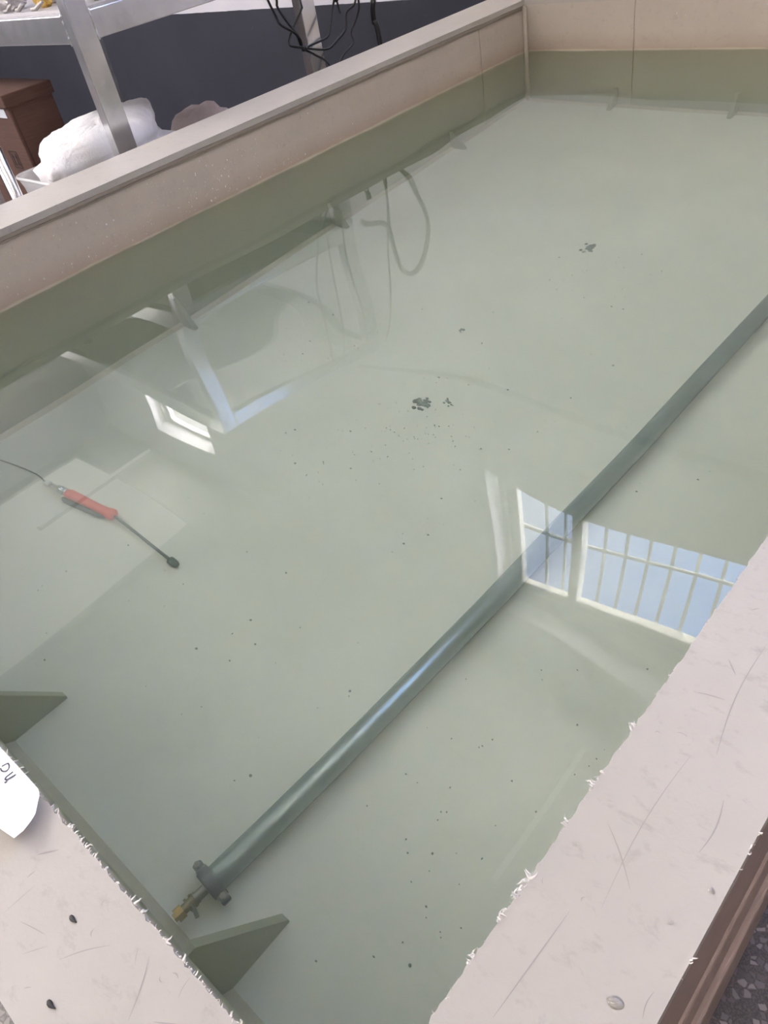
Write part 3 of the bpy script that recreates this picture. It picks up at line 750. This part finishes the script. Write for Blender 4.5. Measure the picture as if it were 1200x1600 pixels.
bm = bmesh.new(); tube(bm, [(RX1 - PX - .002, RY0, .60 + .11 * i / 14) for i in range(15)], [.003 + .002 * rnd.random() for _ in range(15)], 8); link('weld', bm, M_ALU, rack, True)

# things on the rack shelf
SZT = .717
def crumpled(name, c, r, seed, mat, label, cat, group=None, sub=4, amp=.28, freq=2.2):
    bm = bmesh.new(); blob(bm, (c[0], c[1], SZT + r[2] * .95), r, sub, amp, freq, seed, SZT)
    o = rebase(link(name, bm, mat)); tag(o, label, cat, group); return o
crumpled('film_bag', (-4.02, 1.90, 0), (.10, .07, .05), 3, M_BAG, 'crumpled grey film bag at the left end of the rack shelf', 'bag', 'crumpled bags on the rack shelf')
crumpled('film_bag', (-3.80, 2.02, 0), (.10, .07, .06), 5, M_BAG, 'crumpled grey film bag behind the ochre bag on the rack shelf', 'bag', 'crumpled bags on the rack shelf')
crumpled('ochre_bag', (-3.72, 1.90, 0), (.055, .03, .03), 8, M_OCHRE, 'small ochre bag on the rack shelf left of the post', 'bag')
crumpled('green_packet', (-3.40, 1.99, 0), (.05, .07, .035), 11, M_GREEN, 'olive green packet on the rack shelf right of the post', 'packet', amp=.2)
rnd = random.Random(31)
spots = [(-4.12, 1.835, 'bent metal offcut in front of the left film bag'), (-3.93, 1.835, 'flat metal offcut at the front of the shelf, third from the post'),
         (-3.83, 1.84, 'dark metal offcut at the front of the shelf, second from the post'), (-3.66, 1.835, 'grey metal offcut nearest the left of the post'), (-3.40, 1.88, 'thin metal offcut right of the post beside the green packet')]
for i, (x, y, lb) in enumerate(spots):
    bm = bmesh.new(); a = rnd.random() * PI; d = Vector((math.cos(a), math.sin(a) * .3, 0)) * (.03 + .03 * rnd.random())
    c = Vector((x, y, SZT + .008))
    tube(bm, [c - d, c - d * .3, c + d * .4 + Vector((0, 0, .012)), c + d + Vector((0, 0, .02))], [.007, .008, .008, .006], 6)
    o = rebase(link('metal_offcut', bm, M_JUNK)); tag(o, lb, 'offcut', 'metal offcuts on the rack shelf')

# ------------------------------------------------------------------ boxes, wadding and sack under the rack
def carton(name, x0, x1, y0, y1, z0, z1, label, marks):
    t = thing(name, ((x0 + x1) / 2, (y0 + y1) / 2, z0), label, 'box', 'brown cartons under the rack')
    bm = bmesh.new(); box(bm, x0, x1, y0, y1, z0, z1, .006); link('box_body', bm, M_CARD, t)
    if marks:
        bm = bmesh.new(); box(bm, x0 - .012, x1 + .012, y0 - .012, y1 + .012, z1 - .045, z1 + .012, .006); link('lid', bm, M_CARD, t)
        bm = bmesh.new(); box(bm, x0 + .1, x0 + .16, y0 - .0015, y0, z0, z1 - .05); link('seam', bm, M_CARD_D, t)
        bm = bmesh.new(); box(bm, x1, x1 + .0015, y0 + .012, y0 + .018, z0, z1 - .06); link('seam', bm, M_CARD_D, t)
        # "this way up" arrows in a square on the front face
        bm = bmesh.new(); cx, cz, s, y = x1 - .162, z0 + .315, .042, y0 - .002
        for a in ((cx - s, cx + s, cz - s, cz - s + .004), (cx - s, cx + s, cz + s - .004, cz + s), (cx - s, cx - s + .004, cz - s, cz + s), (cx + s - .004, cx + s, cz - s, cz + s), (cx - s * .7, cx + s * .7, cz - s * .62, cz - s * .5)):
            box(bm, a[0], a[1], y - .0006, y, a[2], a[3])
        for k in (-.4, .4):
            box(bm, cx + s * k - .003, cx + s * k + .003, y - .0006, y, cz - s * .5, cz + s * .3)
            prism(bm, [(cx + s * k - .011, y, cz + s * .25), (cx + s * k + .011, y, cz + s * .25), (cx + s * k, y, cz + s * .75)], (0, -.0006, 0))
        link('arrow_mark', bm, M_INK, t)
        bm = bmesh.new(); box(bm, x1 - .14, x1 - .04, y0 - .003, y0 - .0015, z1 - .09, z1 - .05); link('tape', bm, M_TAPE, t)
    else:
        bm = bmesh.new(); box(bm, x0 + .1, x1 - .1, y0 - .0015, y0, z0, z1); link('tape', bm, M_CARD_D, t)
carton('cardboard_box', -4.68, -4.12, 1.715, 1.965, Z0, -.20, 'lower brown carton standing on the floor, under the lidded carton', False)
carton('cardboard_box', -4.66, -4.10, 1.715, 1.96, -.20, .405, 'brown lidded carton with printed up arrows, beside the white wadding', True)

bin_ = thing('plastic_bin', (-3.74, 1.87, Z0), 'milky clear plastic bin holding the white wadding', 'bin')
bm = bmesh.new()
def rrect(x0, x1, y0, y1, z, r=.06, n=6):
    pts = []
    for cx, cyy, a0 in ((x1 - r, y1 - r, 0), (x0 + r, y1 - r, PI / 2), (x0 + r, y0 + r, PI), (x1 - r, y0 + r, 1.5 * PI)):
        for i in range(n + 1): pts.append(Vector((cx + r * math.cos(a0 + PI / 2 * i / n), cyy + r * math.sin(a0 + PI / 2 * i / n), z)))
    return pts
def loft(bm, loops, cap0=True, cap1=False):
    V = [[bm.verts.new(p) for p in L] for L in loops]
    for a, b in zip(V, V[1:]):
        for i in range(len(a)): bm.faces.new((a[i], a[(i + 1) % len(a)], b[(i + 1) % len(a)], b[i]))
    if cap0: bm.faces.new(V[0])
    if cap1: bm.faces.new(V[-1])
loft(bm, [rrect(-3.88, -3.50, 1.60, 2.14, Z0), rrect(-3.90, -3.47, 1.53, 2.20, .08), rrect(-3.905, -3.465, 1.52, 2.205, .125), rrect(-3.898, -3.472, 1.528, 2.197, .125), rrect(-3.89, -3.48, 1.54, 2.19, .08), rrect(-3.87, -3.51, 1.61, 2.13, Z0 + .008)], True, True)
link('bin_body', bm, M_CLEAR, bin_, True)
bm = bmesh.new(); tube(bm, rrect(-3.906, -3.464, 1.52, 2.204, .125) + rrect(-3.906, -3.464, 1.52, 2.204, .125)[:1], .008, 8); link('bin_rim', bm, M_CLEAR, bin_, True)
# wadding: a soft bale packed into the bin, bulging over its rim
bm = bmesh.new()
WL = [(Z0 + .02, 1.66, 2.12, -3.95, -3.54), (-.4, 1.62, 2.16, -3.97, -3.52), (.06, 1.60, 2.19, -3.98, -3.50), (.10, 1.60, 2.20, -3.98, -3.49), (.145, 1.60, 2.235, -4.04, -3.425),
      (.18, 1.605, 2.245, -4.05, -3.415), (.215, 1.625, 2.24, -4.03, -3.43), (.24, 1.66, 2.225, -4.0, -3.46), (.258, 1.73, 2.19, -3.95, -3.52), (.270, 1.83, 2.12, -3.88, -3.60), (.274, 1.92, 2.03, -3.80, -3.68)]
loft(bm, [rrect(x0, x1, y0, y1, z, min(.12, (x1 - x0) * .45, (y1 - y0) * .45), 10) for z, y0, y1, x0, x1 in WL], True, True)
bmesh.ops.recalc_face_normals(bm, faces=bm.faces[:])
bmesh.ops.triangulate(bm, faces=bm.faces[:])
bmesh.ops.subdivide_edges(bm, edges=[e for e in bm.edges if e.verts[0].co.z > .05 and e.verts[1].co.z > .05], cuts=2, use_grid_fill=True)
for v in bm.verts:
    v.co.x = -3.70 + (v.co.x + 3.735) * .8
    if v.co.z > .135: v.co.y *= -v.co.x / 3.72          # the bale lies a little askew
    if v.co.z > .135:
        q = v.co.copy(); o_ = q - Vector((-3.73, 1.93, .1)); o_.normalize()
        v.co += o_ * (.022 * noise.noise(q * 9) + .008 * noise.noise(q * 28) + .004 * noise.noise(q * 80))
wad = rebase(link('wadding', bm, M_WAD, smooth=True)); tag(wad, 'bulging white wadding bale behind the left rim, seen past the rack post', 'wadding')
bm = bmesh.new(); blob(bm, (-4.05, 2.74, -.40), (.26, .21, .485), 4, .10, 2.0, 9, Z0, power=.75)
sack = rebase(link('cloth_sack', bm, M_SACK, smooth=True)); tag(sack, 'dusky pink grey cloth sack standing behind the wadding', 'sack')
pole = thing('chrome_stand', (-3.50, 1.345, Z0), 'shiny chrome tube stand at the left edge beside the carton', 'stand')
bm = bmesh.new(); tube(bm, [(-3.50, 1.345, Z0 + .02), (-3.50, 1.345, .55)], .024, 24); link('tube', bm, M_CHROME, pole, True)
bm = bmesh.new(); tube(bm, [(-3.50, 1.345, Z0), (-3.50, 1.345, Z0 + .012), (-3.50, 1.345, Z0 + .03)], [.12, .12, .03], 32); link('foot', bm, M_CHROME, pole)
bm = bmesh.new(); tube(bm, [(-3.50, 1.345, .54), (-3.50, 1.345, .57)], [.027, .02], 24); link('end_cap', bm, M_BLACK, pole)

# ------------------------------------------------------------------ cables
CX = -3.235
def cable(name, pts, r, label, plug=None):
    t = thing(name, (CX, pts[0][0], pts[0][1]), label, 'cable', 'black cables hanging by the rack')
    rnd = random.Random(len(label)); P = [(CX + .012 * math.sin(i * 1.7 + len(label)), y, z) for i, (y, z) in enumerate(pts)]
    bm = bmesh.new(); tube(bm, spline(P, 10), r, 8); link('cord', bm, M_BLACK, t, True)
    if plug:
        p = Vector((CX, *plug)); bm = bmesh.new()
        tube(bm, [p + Vector((0, 0, .025)), p + Vector((0, 0, .02)), p - Vector((0, 0, .01)), p - Vector((0, 0, .02))], [.008, .017, .016, .007], 10)
        tube(bm, [p + Vector((0, .004, -.015)), p + Vector((.004, .010, -.07))], .005, 6); link('plug', bm, M_BLACK, t)
cable('power_cable', [(2.60, 1.26), (2.62, .9), (2.68, .65), (2.71, .554), (2.745, .483), (2.752, .444), (2.822, .392), (2.863, .323), (2.933, .278), (3.003, .209), (3.02, .05), (3.03, -.3), (3.1, -.8)], .0055,
      'leftmost black cable, crossing the others at the tied knot and dropping behind the rim')
cable('power_cable', [(2.68, 1.26), (2.75, .9), (2.765, .65), (2.766, .542), (2.767, .511), (2.793, .444), (2.845, .367), (2.87, .320), (2.925, .322), (3.019, .332), (3.067, .371), (3.112, .428), (3.124, .466), (3.13, .47)], .0055,
      'black cable looping under the knot up to the black plug', plug=(3.135, .475))
cable('power_cable', [(2.90, 1.26), (2.90, .8), (2.894, .515), (2.893, .476), (2.829, .412), (2.782, .362), (2.801, .344), (2.863, .325), (2.941, .299), (3.017, .282), (3.078, .301), (3.172, .332), (3.20, .396), (3.26, .438), (3.27, .6), (3.2, 1.0), (3.05, 1.26)], .0055,
      'black cable draped across the second rack post with the lowest slack loop')
cable('power_cable', [(3.28, .80), (3.285, .60), (3.278, .434), (3.264, .368), (3.213, .309), (3.195, .262), (3.084, .211), (3.02, .05), (3.0, -.3), (2.95, -.8)], .0055,
      'black cable swinging left behind the rim from beside the plug')
cable('power_cable', [(3.394, -.8), (3.394, .207), (3.391, .311), (3.397, .409), (3.51, .557), (3.61, .80), (3.56, .985), (3.40, 1.03), (3.29, .95), (3.263, .715), (3.11, .64), (3.05, .60)], .014,
      'thick straight black cable rising alone right of the tied cables')
bm = bmesh.new(); bmesh.ops.create_icosphere(bm, subdivisions=2, radius=.016, matrix=Matrix.Translation((CX, 2.866, .322)))
tube(bm, [(CX, 2.866 - .02, .335), (CX + .01, 2.866, .322), (CX, 2.866 + .018, .312)], .006, 6)
kn = rebase(link('cable_tie', bm, M_BLACK)); tag(kn, 'black cable tie knotting the cables together before the second post', 'cable tie')
